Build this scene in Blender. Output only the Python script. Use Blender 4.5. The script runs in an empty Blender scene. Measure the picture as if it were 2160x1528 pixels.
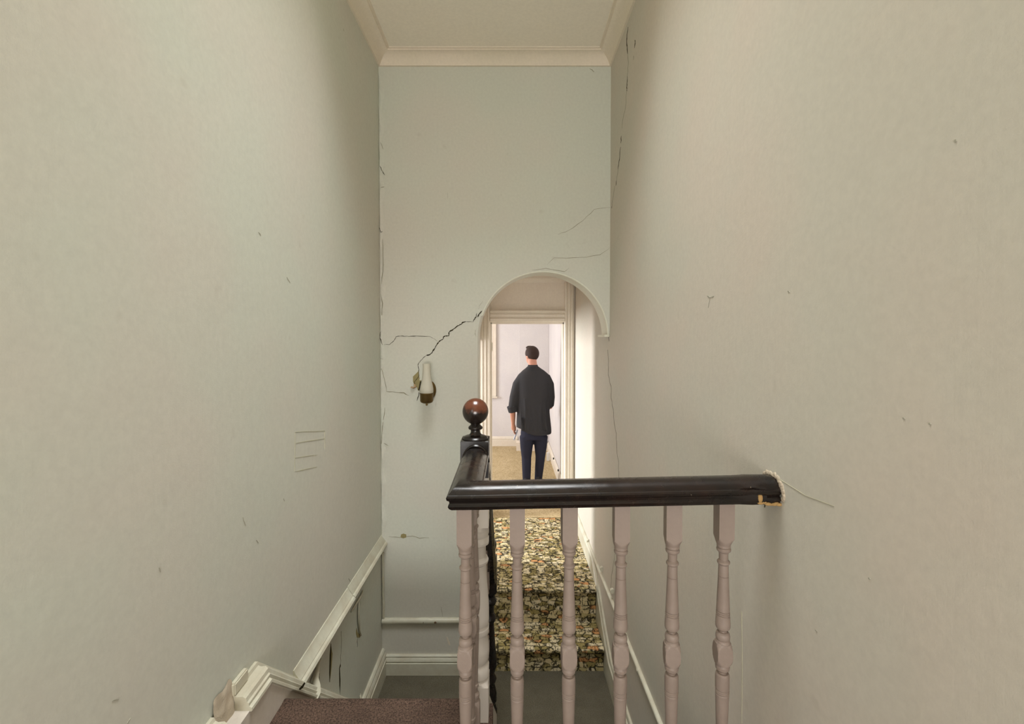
import bpy, bmesh, math, random
from mathutils import Vector, Matrix
random.seed(7)
R = math.radians
S = bpy.context.scene
COL = S.collection
# ------------------------------------------------------------ camera
W, H, F = 2160, 1528, 980.0
CX, CYH, PITCH, CZ = 1075.0, 715.0, 1.3, 1.33
CY = CYH + F*math.tan(R(PITCH))
cam = bpy.data.objects.new('camera', bpy.data.cameras.new('camera')); COL.objects.link(cam)
cam.data.sensor_width = 36.0; cam.data.lens = 36.0*F/W; cam.data.clip_start = .02
cam.data.shift_x = (W/2-CX)/W; cam.data.shift_y = (CY-H/2)/W
cam.location = (0, 0, CZ); cam.rotation_euler = (R(90-PITCH), 0, 0)
S.camera = cam
S.view_settings.view_transform = 'Standard'; S.view_settings.look = 'None'
S.view_settings.gamma = 1; S.view_settings.use_curve_mapping = False
S.view_settings.exposure = 0.0
w = bpy.data.worlds.new('world'); S.world = w; w.use_nodes = True
w.node_tree.nodes['Background'].inputs[0].default_value = (.75, .85, 1, 1)
w.node_tree.nodes['Background'].inputs[1].default_value = .6

def lamp(name, loc, target, sx, sy, power, col, spread=180):
    l = bpy.data.lights.new(name, 'AREA'); l.shape = 'RECTANGLE'; l.size = sx; l.size_y = sy
    l.energy = power; l.color = col; l.spread = R(spread)
    o = bpy.data.objects.new(name, l); COL.objects.link(o); o.location = loc
    o.rotation_euler = (Vector(target)-Vector(loc)).to_track_quat('-Z', 'Y').to_euler()
    return o
S.cycles.diffuse_bounces = 8; S.cycles.max_bounces = 14
lamp('hall_window_light', (-1.9, -2.42, 1.75), (-.2, 1.5, 1.6), 1.0, 1.6, 22, (1, .97, .94))
lamp('landing_fill_light', (-.1, -2.42, 1.05), (-.1, 2.0, 3.4), 1.4, 1.8, 138, (1, .965, .93))  # fill added behind the camera, tilted up to brighten ceiling and arch wall
lamp('overhead_fill_light', (-.1, 1.35, 4.15), (-.1, 2.0, 0), 1.1, 1.4, 27, (.97, .99, .99), 75)  # added overhead fill lamp out of view, evens out the stairwell
lamp('side_room_light', (-2.9, 4.40, .85), (.69, 4.42, -.3), .5, 1.1, 185, (.95, .97, 1))
lamp('bedroom_window_light', (-2.3, 6.5, 1.0), (.6, 6.6, .4), 1.4, 1.6, 85, (.97, .96, 1.0))

# ------------------------------------------------------------ pixel helpers (build-time measuring only)
_p = R(PITCH)
FW, UP = Vector((0, math.cos(_p), -math.sin(_p))), Vector((0, math.sin(_p), math.cos(_p)))
def ray(px, py): return FW + Vector((1, 0, 0))*((px-CX)/F) + UP*(-(py-CY)/F)
def at(px, py, Y): d = ray(px, py); return Vector((0, 0, CZ)) + d*(Y/d.y)
def atx(px, py, X): d = ray(px, py); return Vector((0, 0, CZ)) + d*(X/d.x)
XL, XR, YF, YB = -.891, .689, 3.2, 3.44        # left wall, right wall, arch wall front and back
ZH, ZU, ZC = -1.005, -.575, 3.256              # half landing, upper room floor, ceiling
YD = 4.91

# ------------------------------------------------------------ materials
def lin(c):
    c = c/255.0
    return c/12.92 if c <= .04045 else ((c+.055)/1.055)**2.4
def rgb(r, g, b): return (lin(r), lin(g), lin(b), 1)
class NT:
    def __init__(s, name, rough=.6, spec=.3):
        s.m = bpy.data.materials.new(name); s.m.use_nodes = True; s.t = s.m.node_tree
        s.b = s.t.nodes['Principled BSDF']; s.b.inputs['Roughness'].default_value = rough
        s.b.inputs['Specular IOR Level'].default_value = spec
        s.tc = s.t.nodes.new('ShaderNodeTexCoord')
    def n(s, kind, **kw):
        x = s.t.nodes.new('ShaderNode'+kind)
        for k, v in kw.items(): setattr(x, k, v)
        return x
    def l(s, a, b): s.t.links.new(a, b)
    def noise(s, scale, detail=4, rough=.5, stretch=None, dist=0, loc=(0, 0, 0)):
        mp = s.n('Mapping'); s.l(s.tc.outputs['Object'], mp.inputs[0])
        if stretch: mp.inputs['Scale'].default_value = stretch
        mp.inputs['Location'].default_value = loc
        x = s.n('TexNoise'); s.l(mp.outputs[0], x.inputs['Vector'])
        x.inputs['Scale'].default_value = scale; x.inputs['Detail'].default_value = detail
        x.inputs['Roughness'].default_value = rough; x.inputs['Distortion'].default_value = dist
        return x.outputs['Fac']
    def ramp(s, fac, stops, interp='LINEAR'):
        r = s.n('ValToRGB'); r.color_ramp.interpolation = interp; s.l(fac, r.inputs[0])
        e = r.color_ramp.elements
        while len(e) < len(stops): e.new(.5)
        for i, (p, c) in enumerate(stops): e[i].position = p; e[i].color = c if len(c) == 4 else (*c, 1)
        return r.outputs[0]
    def mix(s, fac, a, b, mode='MIX'):
        x = s.n('Mix', data_type='RGBA', blend_type=mode)
        for v, i in ((fac, 0), (a, 6), (b, 7)):
            if hasattr(v, 'links'): s.l(v, x.inputs[i])
            else: x.inputs[i].default_value = v
        return x.outputs[2]
    def math(s, op, a, b=0.0):
        x = s.n('Math', operation=op)
        for i, v in enumerate((a, b)):
            if hasattr(v, 'links'): s.l(v, x.inputs[i])
            else: x.inputs[i].default_value = v
        return x.outputs[0]
    def col(s, v):
        if hasattr(v, 'links'): s.l(v, s.b.inputs['Base Color'])
        else: s.b.inputs['Base Color'].default_value = v
    def bump(s, h, strength=.3, dist=.005):
        b = s.n('Bump'); b.inputs['Strength'].default_value = strength; b.inputs['Distance'].default_value = dist
        s.l(h, b.inputs['Height']); s.l(b.outputs[0], s.b.inputs['Normal'])
g3 = lambda v: (v, v, v, 1)

def paint(name, c1, c2, scale=1.1, rough=.55, streak=True, bs=.25, spec=.3):
    t = NT(name, rough, spec)
    a = t.noise(scale, 3, .55)
    base = t.mix(t.ramp(a, [(.40, g3(0)), (.62, g3(1))]), c1, c2)
    fine = t.noise(60, 3, .6)
    base = t.mix(.10, base, t.ramp(fine, [(.3, g3(.35)), (.7, g3(1))]), 'MULTIPLY')
    spots = t.noise(13, 2, .4, loc=(3, 1, 7))
    base = t.mix(t.math('MULTIPLY', t.ramp(spots, [(.72, g3(0)), (.80, g3(1))]), .12), base, rgb(150, 140, 120))
    t.col(base)
    f2 = t.noise(220, 2, .6)
    if streak:
        st = t.noise(9, 4, .6, stretch=(9, 9, .7))
        hh = t.math('ADD', t.math('MULTIPLY', st, .35), t.math('MULTIPLY', f2, .35))
        lo = t.noise(3.2, 2, .5); hh = t.math('ADD', hh, t.math('MULTIPLY', lo, 2.2))
    else: hh = f2
    t.bump(hh, bs, .004)
    return t.m
M = {}
M['wall'] = paint('green_grey_wall_paint', rgb(204, 207, 195), rgb(207, 204, 193))
M['wall_r'] = paint('pale_grey_wall_paint', rgb(200, 196, 183), rgb(204, 195, 182), 1.6)
M['warmwall'] = paint('cream_wall_paint', rgb(224, 215, 200), rgb(219, 208, 194), 2.0)
M['coolwall'] = paint('pale_lilac_grey_wall_paint', rgb(214, 210, 208), rgb(208, 204, 204), 2.0)
M['ceil'] = paint('ceiling_paint', rgb(240, 232, 216), rgb(237, 231, 216), .8, streak=False, bs=.1)
M['cornice'] = paint('cornice_paint', rgb(222, 212, 192), rgb(228, 216, 198), 2, streak=False, bs=.05)
M['trim'] = paint('cream_trim_gloss_paint', rgb(202, 200, 182), rgb(192, 186, 166), 9, .38, False, .12, .45)
M['trimpink'] = paint('dusty_white_string_paint', rgb(204, 196, 185), rgb(197, 188, 175), 6, .45, False, .1)
M['archtrim'] = paint('off_white_arch_paint', rgb(224, 226, 212), rgb(222, 220, 204), 5, .45, False, .1)
M['framep'] = paint('cream_door_frame_paint', rgb(224, 216, 200), rgb(220, 210, 194), 5, .4, False, .08, .45)
M['baluster'] = paint('dusty_pink_baluster_paint', rgb(149, 134, 124), rgb(142, 127, 117), 7, .5, False, .08, .35)
def groove_dirt_shade(m, c):  # brown dirt in concave edges, doubling as painted crease shade
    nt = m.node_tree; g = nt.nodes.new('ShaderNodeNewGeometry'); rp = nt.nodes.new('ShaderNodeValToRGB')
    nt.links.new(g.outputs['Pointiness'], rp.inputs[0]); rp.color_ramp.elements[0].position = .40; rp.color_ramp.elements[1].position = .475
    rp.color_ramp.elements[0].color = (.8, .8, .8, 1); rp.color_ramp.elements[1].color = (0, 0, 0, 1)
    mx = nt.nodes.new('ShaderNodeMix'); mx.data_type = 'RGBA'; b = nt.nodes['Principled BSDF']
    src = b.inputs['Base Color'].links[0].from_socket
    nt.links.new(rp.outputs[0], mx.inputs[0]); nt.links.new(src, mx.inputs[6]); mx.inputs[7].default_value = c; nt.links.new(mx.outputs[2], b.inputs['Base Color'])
groove_dirt_shade(M['baluster'], rgb(104, 84, 66))
M['bag'] = paint('worn_plaster_beige', rgb(190, 178, 158), rgb(182, 168, 148), 12, .7, False, .4)
def plain(name, c, rough=.6, metal=0, spec=.3, bump=0, scale=60, var=.15):
    t = NT(name, rough, spec); t.b.inputs['Metallic'].default_value = metal
    n = t.noise(scale, 3, .6)
    dark = (c[0]*(1-var), c[1]*(1-var), c[2]*(1-var), 1)
    t.col(t.mix(n, dark, c))
    if bump: t.bump(n, bump, .003)
    return t.m
M['crack'] = plain('dark_crack_gap', rgb(62, 56, 42), .95, spec=0)
M['hair_crack'] = plain('hairline_crack', rgb(150, 146, 126), .9, spec=.1)
M['olive'] = plain('old_olive_paper', rgb(160, 148, 104), .85, bump=.3, scale=40, var=.35)
M['scuff'] = plain('grey_scuff', rgb(168, 165, 150), .8)
M['faint'] = plain('faint_pencil_line', rgb(190, 187, 160), .8)
M['brass'] = plain('aged_brass', rgb(128, 106, 68), .4, 1, scale=25, var=.35)
M['charcoal'] = plain('charcoal_shirt_cloth', rgb(62, 62, 64), .85, bump=.5, scale=420, var=.4)
M['navy'] = plain('dark_navy_trouser_cloth', rgb(46, 48, 64), .85, bump=.4, scale=350, var=.3)
M['skin'] = plain('skin', rgb(205, 150, 128), .5, scale=30, var=.08)
M['hair'] = plain('dark_brown_hair', rgb(66, 49, 41), .7, bump=.8, scale=260, var=.5)
M['shoe'] = plain('dark_shoe', rgb(38, 38, 42), .5)
M['sole'] = plain('white_sole', rgb(215, 212, 210), .6)
M['phone'] = plain('pale_grey_plastic', rgb(190, 198, 215), .3)
M['white'] = plain('white_plastic', rgb(228, 226, 222), .4)
M['black'] = plain('black_metal', rgb(40, 38, 36), .4)
def dark_wood():
    t = NT('dark_varnished_wood', .25, .38)
    a = t.noise(7, 5, .65, stretch=(1, 1, 1)); g = t.noise(26, 4, .6, stretch=(1, 1, 3))
    c = t.mix(t.ramp(a, [(.45, g3(0)), (.75, g3(1))]), rgb(23, 19, 17), rgb(40, 25, 19))
    wear = t.noise(16, 6, .7, stretch=(.35, 1, 1), loc=(1.3, 2, .4))
    c = t.mix(t.ramp(wear, [(.69, g3(0)), (.72, g3(.8))]), c, rgb(106, 66, 44))
    sp = t.noise(130, 2, .5, loc=(4, 4, 4)); c = t.mix(t.ramp(sp, [(.76, g3(0)), (.80, g3(.7))]), c, rgb(150, 136, 112))
    t.col(c); t.l(t.ramp(t.noise(30, 4, .6), [(.3, g3(.20)), (.8, g3(.34))]), t.b.inputs['Roughness'])
    t.bump(t.math('ADD', g, t.math('MULTIPLY', wear, .6)), .07, .0015)
    return t.m
M['wood'] = dark_wood()
def ball_wood():
    t = NT('worn_ball_wood', .22, .6)
    sep = t.n('SeparateXYZ'); t.l(t.tc.outputs['Object'], sep.inputs[0])
    nz = t.noise(18, 5, .7)
    f = t.math('ADD', t.math('MULTIPLY', sep.outputs[2], 9), t.math('MULTIPLY', nz, .9))
    c = t.mix(t.ramp(f, [(.42, g3(0)), (.62, g3(1))]), rgb(34, 26, 22), rgb(88, 46, 27))
    c = t.mix(t.ramp(t.noise(40, 5, .7), [(.62, g3(0)), (.72, g3(.5))]), c, rgb(140, 92, 62))
    t.col(c); t.bump(nz, .12, .002); return t.m
M['ballwood'] = ball_wood()
def newel_paint():
    t = NT('chipped_newel_paint', .45, .4)
    n = t.noise(15, 5, .7, loc=(2, 5, 1))
    c = t.mix(t.ramp(n, [(.70, g3(0)), (.72, g3(1))]), rgb(196, 188, 178), rgb(96, 62, 44))
    t.col(c); t.bump(n, .1, .002); return t.m
M['newelpaint'] = newel_paint()
def carpet(name, c1, c2, c3, s=150, patch=9):
    t = NT(name, .95, .1)
    f = t.noise(s, 3, .7); f2 = t.noise(s*2.6, 2, .6); p = t.noise(patch, 4, .6)
    c = t.mix(t.ramp(f, [(.38, g3(0)), (.62, g3(1))]), c1, c2)
    c = t.mix(t.ramp(f2, [(.5, g3(0)), (.75, g3(.75))]), c, c3)
    c = t.mix(t.ramp(p, [(.35, g3(.35)), (.65, g3(0))]), c, c1)
    t.col(c); t.bump(t.math('ADD', f, f2), .8, .006); return t.m
M['brown'] = carpet('brown_fleck_carpet', rgb(52, 42, 36), rgb(112, 90, 78), rgb(150, 128, 110))
M['grey'] = carpet('dark_grey_carpet', rgb(84, 79, 66), rgb(122, 116, 99), rgb(142, 134, 116), 200)
M['tan'] = carpet('tan_olive_carpet', rgb(158, 139, 100), rgb(202, 183, 146), rgb(224, 208, 176), 60, 5)
def pattern_carpet():
    t = NT('woven_pattern_carpet', .95, .1)
    def cells(scale, loc, dist, feature='DISTANCE_TO_EDGE'):
        nz = t.n('TexNoise'); t.l(t.tc.outputs['Object'], nz.inputs['Vector']); nz.inputs['Scale'].default_value = 55; nz.inputs['Detail'].default_value = 3
        off = t.n('VectorMath', operation='MULTIPLY_ADD'); t.l(nz.outputs['Color'], off.inputs[0]); off.inputs[1].default_value = (dist, dist*.7, dist*.7); t.l(t.tc.outputs['Object'], off.inputs[2])
        mp = t.n('Mapping'); t.l(off.outputs[0], mp.inputs[0]); mp.inputs['Scale'].default_value = scale; mp.inputs['Location'].default_value = loc
        v = t.n('TexVoronoi'); v.feature = feature; t.l(mp.outputs[0], v.inputs['Vector']); v.inputs['Scale'].default_value = 1; v.inputs['Randomness'].default_value = .55
        return v
    tint = cells((16, 30, 30), (0, 0, 0), .012, 'F1'); sep = t.n('SeparateColor'); t.l(tint.outputs['Color'], sep.inputs[0])
    c = t.ramp(sep.outputs[0], [(0, rgb(156, 142, 92)), (.18, rgb(196, 180, 132)), (.38, rgb(226, 210, 168)), (.66, rgb(238, 224, 190)), (.86, rgb(218, 156, 104)), (.93, rgb(226, 206, 160))], 'CONSTANT')
    c = t.mix(t.math('MULTIPLY', t.noise(90, 4, .7), .5), c, rgb(146, 130, 84))
    e1 = t.ramp(cells((16, 30, 30), (0, 0, 0), .012).outputs['Distance'], [(.06, g3(1)), (.14, g3(0))])
    e2 = t.ramp(cells((44, 17, 17), (7, 3, 5), .014).outputs['Distance'], [(.03, g3(1)), (.10, g3(0))])
    brk1 = t.ramp(t.noise(32, 3, .6, loc=(2, 2, 2)), [(.40, g3(0)), (.52, g3(1))])
    brk2 = t.ramp(t.noise(24, 3, .6, loc=(8, 1, 3)), [(.46, g3(0)), (.56, g3(1))])
    strokes = t.ramp(t.noise(1, 4, .7, stretch=(60, 16, 16), loc=(4, 4, 1)), [(.59, g3(0)), (.64, g3(1))])
    k = t.math('MAXIMUM', t.math('MULTIPLY', e1, brk1), t.math('MULTIPLY', e2, brk2))
    k = t.math('MAXIMUM', k, strokes)
    c = t.mix(t.math('MULTIPLY', k, .94), c, rgb(36, 33, 25))
    t.col(c); t.bump(t.math('ADD', t.noise(260, 2, .6), t.math('MULTIPLY', k, -.8)), .7, .004); return t.m
M['pattern'] = pattern_carpet()
def glass(name, tr, col):
    t = NT(name, .45, .5); t.col(col)
    t.b.inputs['Transmission Weight'].default_value = tr; t.b.inputs['IOR'].default_value = 1.2
    return t.m
M['frost'] = glass('frosted_glass', .45, rgb(232, 228, 214))

# ------------------------------------------------------------ mesh helpers
def link(name, bm, mat, parent=None, smooth=None, loc=None):
    me = bpy.data.meshes.new(name); bmesh.ops.recalc_face_normals(bm, faces=bm.faces)
    if loc is not None: bmesh.ops.translate(bm, verts=bm.verts, vec=-Vector(loc))
    bm.to_mesh(me); bm.free()
    mats = mat if isinstance(mat, (list, tuple)) else [mat]
    for m in mats: me.materials.append(m)
    if smooth is not None:
        for p in me.polygons: p.use_smooth = True
        me.set_sharp_from_angle(angle=R(smooth))
    o = bpy.data.objects.new(name, me); COL.objects.link(o)
    if loc is not None: o.location = Vector(loc)
    if parent:
        o.parent = parent
        o.location = o.location - world_loc(parent)
    return o
def world_loc(o):
    v = Vector(o.location)
    while o.parent: o = o.parent; v += o.location
    return v
def tag(o, label=None, cat=None, group=None, kind=None):
    for k, v in (('label', label), ('category', cat), ('group', group), ('kind', kind)):
        if v: o[k] = v
    return o
def thing(name, label, cat, loc, group=None):
    o = bpy.data.objects.new(name, None); COL.objects.link(o); o.location = loc; o.empty_display_size = .05
    return tag(o, label, cat, group)
def box(bm, x0, x1, y0, y1, z0, z1, bev=0):
    r = bmesh.ops.create_cube(bm, size=1)
    bmesh.ops.scale(bm, vec=(x1-x0, y1-y0, z1-z0), verts=r['verts'])
    bmesh.ops.translate(bm, vec=((x0+x1)/2, (y0+y1)/2, (z0+z1)/2), verts=r['verts'])
    if bev:
        es = list({e for v in r['verts'] for e in v.link_edges})
        bmesh.ops.bevel(bm, geom=es, offset=bev, segments=2, affect='EDGES')
def bx(name, x0, x1, y0, y1, z0, z1, mat, parent=None, bev=0, kind=None, label=None):
    bm = bmesh.new(); box(bm, x0, x1, y0, y1, z0, z1, bev)
    o = link(name, bm, mat, parent)
    return tag(o, label, kind=kind)
def sweep(bm, path, prof, B, sign=1, closed=True):
    """prof = [(a, b)]: a along the mitred in-plane normal, b along the fixed binormal B."""
    path = [Vector(p) for p in path]; B = Vector(B).normalized(); rings = []
    n = len(path)
    for i, p in enumerate(path):
        ts = []
        if i > 0: ts.append((path[i]-path[i-1]).normalized())
        if i < n-1: ts.append((path[i+1]-path[i]).normalized())
        ns = [(t.cross(B)).normalized()*sign for t in ts]
        m = ns[0] if len(ns) == 1 else (ns[0]+ns[1])/(1+ns[0].dot(ns[1]))
        rings.append([bm.verts.new(p + m*a + B*b) for a, b in prof])
    k = len(prof)
    for i in range(n-1):
        for j in range(k if closed else k-1):
            j2 = (j+1) % k
            bm.faces.new((rings[i][j], rings[i][j2], rings[i+1][j2], rings[i+1][j]))
    if closed:
        bm.faces.new(rings[0]); bm.faces.new(rings[-1])
    return rings
def tube(bm, pts, rad, seg=10):
    pts = [Vector(p) for p in pts]; rings = []
    rad = rad if isinstance(rad, (list, tuple)) else [rad]*len(pts)
    prev = None
    for i, p in enumerate(pts):
        t = (pts[min(i+1, len(pts)-1)]-pts[max(i-1, 0)]).normalized()
        a = Vector((0, 0, 1)) if abs(t.z) < .9 else Vector((1, 0, 0))
        if prev is None: u = t.cross(a).normalized()
        else: u = (prev - t*prev.dot(t)).normalized()
        prev = u; v = t.cross(u)
        rings.append([bm.verts.new(p+(u*math.cos(q)+v*math.sin(q))*rad[i]) for q in [2*math.pi*k/seg for k in range(seg)]])
    for i in range(len(pts)-1):
        for k in range(seg):
            bm.faces.new((rings[i][k], rings[i][(k+1) % seg], rings[i+1][(k+1) % seg], rings[i+1][k]))
    bm.faces.new(rings[0]); bm.faces.new(rings[-1])
def loft(bm, rings, cap=True):
    """rings: list of lists of Vectors, same count"""
    vs = [[bm.verts.new(p) for p in r] for r in rings]; k = len(vs[0])
    for i in range(len(vs)-1):
        for j in range(k):
            bm.faces.new((vs[i][j], vs[i][(j+1) % k], vs[i+1][(j+1) % k], vs[i+1][j]))
    if cap: bm.faces.new(vs[0]); bm.faces.new(vs[-1])
def turned(bm, prof, h, cx=0, cy=0, seg=48, rot=0):
    """turned square stock: prof = [(z, R)], section = square of half width h cut by radius R"""
    rings = []
    for z, r in prof:
        ring = []
        for k in range(seg):
            q = 2*math.pi*(k+.5)/seg if False else 2*math.pi*k/seg
            sq = h/max(abs(math.cos(q)), abs(math.sin(q)))
            rr = min(sq, r)
            ring.append(Vector((cx+rr*math.cos(q+rot), cy+rr*math.sin(q+rot), z)))
        rings.append(ring)
    loft(bm, rings)
def dense(prof, step=.004):
    out = [prof[0]]
    for (z0, r0), (z1, r1) in zip(prof, prof[1:]):
        n = max(1, int(abs(z1-z0)/step)) if abs(r1-r0) > 1e-5 else 1
        for i in range(1, n+1):
            f = i/n; out.append((z0+(z1-z0)*f, r0+(r1-r0)*f))
    return out
def ellip(bm, c, rx, ry, rz, useg=20, vseg=14, rot=None):
    r = bmesh.ops.create_uvsphere(bm, u_segments=useg, v_segments=vseg, radius=1)
    mtx = Matrix.Translation(Vector(c)) @ (rot.to_4x4() if rot else Matrix.Identity(4)) @ Matrix.Diagonal((rx, ry, rz, 1))
    bmesh.ops.transform(bm, matrix=mtx, verts=r['verts'])

def remesh(o, vox, smooth=4, fac=.5):
    m = o.modifiers.new('remesh', 'REMESH'); m.mode = 'VOXEL'; m.voxel_size = vox; m.use_smooth_shade = True
    s = o.modifiers.new('smooth', 'SMOOTH'); s.iterations = smooth; s.factor = fac
# ------------------------------------------------------------ the setting: walls
def struct(name, bm, mat, parent=None, smooth=None, label=None):
    return tag(link(name, bm, mat, parent, smooth), label, kind=None if parent else 'structure')
ZB = -2.6
bm = bmesh.new(); box(bm, XL-.12, XL, .30, YF, ZB, ZC)
wall_left = struct('wall_left', bm, M['wall'])
bm = bmesh.new(); box(bm, XR, XR+.12, -2.5, YD+.14, ZB, ZC+.1)
wall_right = struct('wall_right', bm, M['wall_r'])
bm = bmesh.new(); box(bm, -3.2, XR+.12, -2.62, -2.5, -.1, ZC); wall_back = struct('wall_back', bm, M['wall'])
bm = bmesh.new(); box(bm, -3.2, -3.08, -2.5, .42, -.1, ZC); struct('wall_landing_left', bm, M['wall'])
bm = bmesh.new(); box(bm, -3.08, XL, .30, .42, -.1, ZC); struct('wall_landing_return', bm, M['wall'])
bm = bmesh.new(); box(bm, -3.2, XR+.12, -2.62, .60, ZC, ZC+.1); box(bm, -3.2, XR+.12, 2.10, YF+.24, ZC, ZC+.1)
box(bm, -3.2, -.68, .60, 2.10, ZC, ZC+.1); box(bm, .48, XR+.12, .60, 2.10, ZC, ZC+.1)
struct('ceiling', bm, M['ceil'])
bm = bmesh.new()   # unseen shaft added above the well to narrow the overhead fill light
box(bm, -.74, -.68, .54, 2.16, ZC+.1, 4.3); box(bm, .48, .54, .54, 2.16, ZC+.1, 4.3); box(bm, -.68, .48, .54, .60, ZC+.1, 4.3); box(bm, -.68, .48, 2.10, 2.16, ZC+.1, 4.3)
struct('ceiling_fill_light_shaft', bm, M['ceil'])
bm = bmesh.new(); box(bm, -.74, .54, .54, 2.16, 4.3, 4.34); struct('ceiling_fill_light_lid', bm, M['ceil'])  # opaque lid closing the added light shaft
# far wall with the arched opening
ax0, ax1 = at(1008, 800, YF).x, at(1283.5, 800, YF).x
acx, ar = (ax0+ax1)/2, (ax1-ax0)/2
az = at(1145, 572, YF).z - ar*1.0
bm = bmesh.new()
NA = 48
arc = [(acx+ar*math.cos(math.pi*(1-i/NA)), az+ar*math.sin(math.pi*(1-i/NA))) for i in range(NA+1)]
inner = [(ax0, ZH-.01)] + arc + [(ax1, ZH-.01)]
outl = [(XL-.12, ZH-.01), (XL-.12, ZC)]
fr, bk = [], []
top = [(XL-.12 + (XR+.0-(XL-.12))*i/(len(arc)-1), ZC) for i in range(len(arc))]
def quad(a, b, c, d, y):
    return bm.faces.new([bm.verts.new((p[0], y, p[1])) for p in (a, b, c, d)])
for y in (YF, YB):
    for i in range(len(arc)-1): quad(arc[i], arc[i+1], top[i+1], top[i], y)
    quad((XL-.12, ZH-.01), (ax0, ZH-.01), arc[0], (XL-.12, ZC), y)
    quad((ax1, az), (XR, az), (XR, ZC), (XR, ZC), y) if False else None
    bm.faces.new([bm.verts.new((p[0], y, p[1])) for p in (arc[-1], (XR, az), (XR, ZC))])
wall_far = struct('wall_far', bm, M['wall'])
bm = bmesh.new()
rr = [(ax0, ZH-.01)] + arc
for a, b in zip(rr, rr[1:]):
    bm.faces.new([bm.verts.new(v) for v in ((a[0], YF-.004, a[1]), (b[0], YF-.004, b[1]), (b[0], YB, b[1]), (a[0], YB, a[1]))])
bmesh.ops.remove_doubles(bm, verts=bm.verts, dist=.0005)
link('arch_soffit', bm, M['archtrim'], wall_far, 30)['label'] = 'off-white painted arch lining'
# thin raised bead round the arch edge and the small impost at the right springing
bm = bmesh.new()
sweep(bm, [(a[0], YF, a[1]) for a in rr[6:]], [(0, 0), (-.008, 0), (-.010, .003), (-.006, .006), (0, .005)], (0, -1, 0), -1)
link('arch_bead', bm, M['archtrim'], wall_far, 30)
bm = bmesh.new(); box(bm, ax1-.030, XR-.0005, YF-.002, YB, az-.002, az+.014, .002); link('impost', bm, M['archtrim'], wall_far)


# lobby behind the arch
XLL = -.33
ZLC = at(1110, 584, YD-.1).z
bm = bmesh.new(); box(bm, XLL-.1, XR+.12, YB, YD+.14, ZLC, ZLC+.08); struct('ceiling_lobby', bm, M['warmwall'])
bm = bmesh.new()
box(bm, XLL-.1, XLL, YB, 3.98, ZU-.4, ZLC); box(bm, XLL-.1, XLL, 4.86, YD, ZU-.4, ZLC); box(bm, XLL-.1, XLL, 3.98, 4.86, 1.30, ZLC)
struct('wall_lobby_left', bm, M['warmwall'])
# side room through the lobby's left opening (daylight enters there)
bm = bmesh.new()
box(bm, -3.3, XLL-.1, 3.5, 3.6, ZU, 1.9); box(bm, -3.3, XLL-.1, 5.2, 5.3, ZU, 1.9); box(bm, -3.3, -3.2, 3.6, 5.2, ZU, 1.9); box(bm, -3.3, XLL-.1, 3.5, 5.3, 1.9, 2.0)
struct('wall_side_room', bm, M['coolwall'])
bm = bmesh.new(); box(bm, -3.3, XLL, 3.5, 5.05, ZU-.06, ZU); struct('floor_side_room', bm, M['grey'])
# wall with the bedroom doorway
dx0, dx1 = at(1034, 900, YD).x, at(1190, 900, YD).x
dzt = at(1110, 680, YD).z
bm = bmesh.new()
box(bm, XLL-.1, dx0, YD, YD+.14, ZU-.05, ZLC+.1); box(bm, dx1, XR, YD, YD+.14, ZU-.05, ZLC+.1); box(bm, dx0, dx1, YD, YD+.14, dzt, ZLC+.1)
wd = struct('wall_doorway', bm, M['warmwall'])
# door_1: frame mouldings, header, hinges
door = bpy.data.objects.new('door_1', None); COL.objects.link(door); door.location = (dx0, YD, ZU); tag(door, kind='structure')
def moulding(name, xa, xb, z0, z1, proud):
    bm = bmesh.new(); wv = xb-xa
    prof = [(0, 0), (0, .55), (.08, .62), (.12, .95), (.30, 1), (.36, .72), (.40, .72), (.44, .9), (.62, .9), (.66, .6), (.72, .6), (.78, .8), (.92, .78), (1, .4), (1, 0)]
    rings = []
    for z in (z0, z1): rings.append([Vector((xa+wv*a, YD-proud*b, z)) for a, b in prof])
    loft(bm, rings); return link(name, bm, M['framep'], door)
moulding('architrave', at(1011, 800, YD).x, dx0+.004, ZU, ZLC-.05, .045)
moulding('architrave', XR-.013, dx1-.004, ZU, ZLC-.05, .045)
bm = bmesh.new()
zt0, zt1 = at(1110, 681, YD).z, at(1110, 656, YD).z; hh = zt1-zt0
prof = [(0, 0), (.5, 0), (.6, .1), (1, .14), (1, .34), (.7, .4), (.7, .46), (.95, .5), (.95, .7), (.65, .74), (.7, .84), (1.15, .9), (1.15, 1), (0, 1)]
loft(bm, [[Vector((x, YD-.04*a, zt0+hh*b)) for a, b in prof] for x in (dx0, dx1)])
link('architrave_head', bm, M['framep'], door)
bx('door_lining', dx0, dx0+.016, YD+.01, YD+.15, ZU, dzt, M['framep'], door)
bx('door_lining', dx1-.016, dx1, YD+.01, YD+.15, ZU, dzt, M['framep'], door)
bx('door_lining', dx0, dx1, YD+.01, YD+.15, dzt-.016, dzt, M['framep'], door)
for zc in (1.20, -.35): bx('hinge', dx0+.016, dx0+.022, YD+.06, YD+.13, zc, zc+.09, M['trim'], door)
bm = bmesh.new()
sweep(bm, [(XLL, YD, ZLC), (XR-.012, YD, ZLC)], [(0, -.05), (.01, -.05), (.015, -.03), (.03, -.012), (.045, -.008), (.045, 0), (0, 0)], (0, 0, 1), 1)
struct('trim_lobby_cornice', bm, M['framep'])
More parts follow.
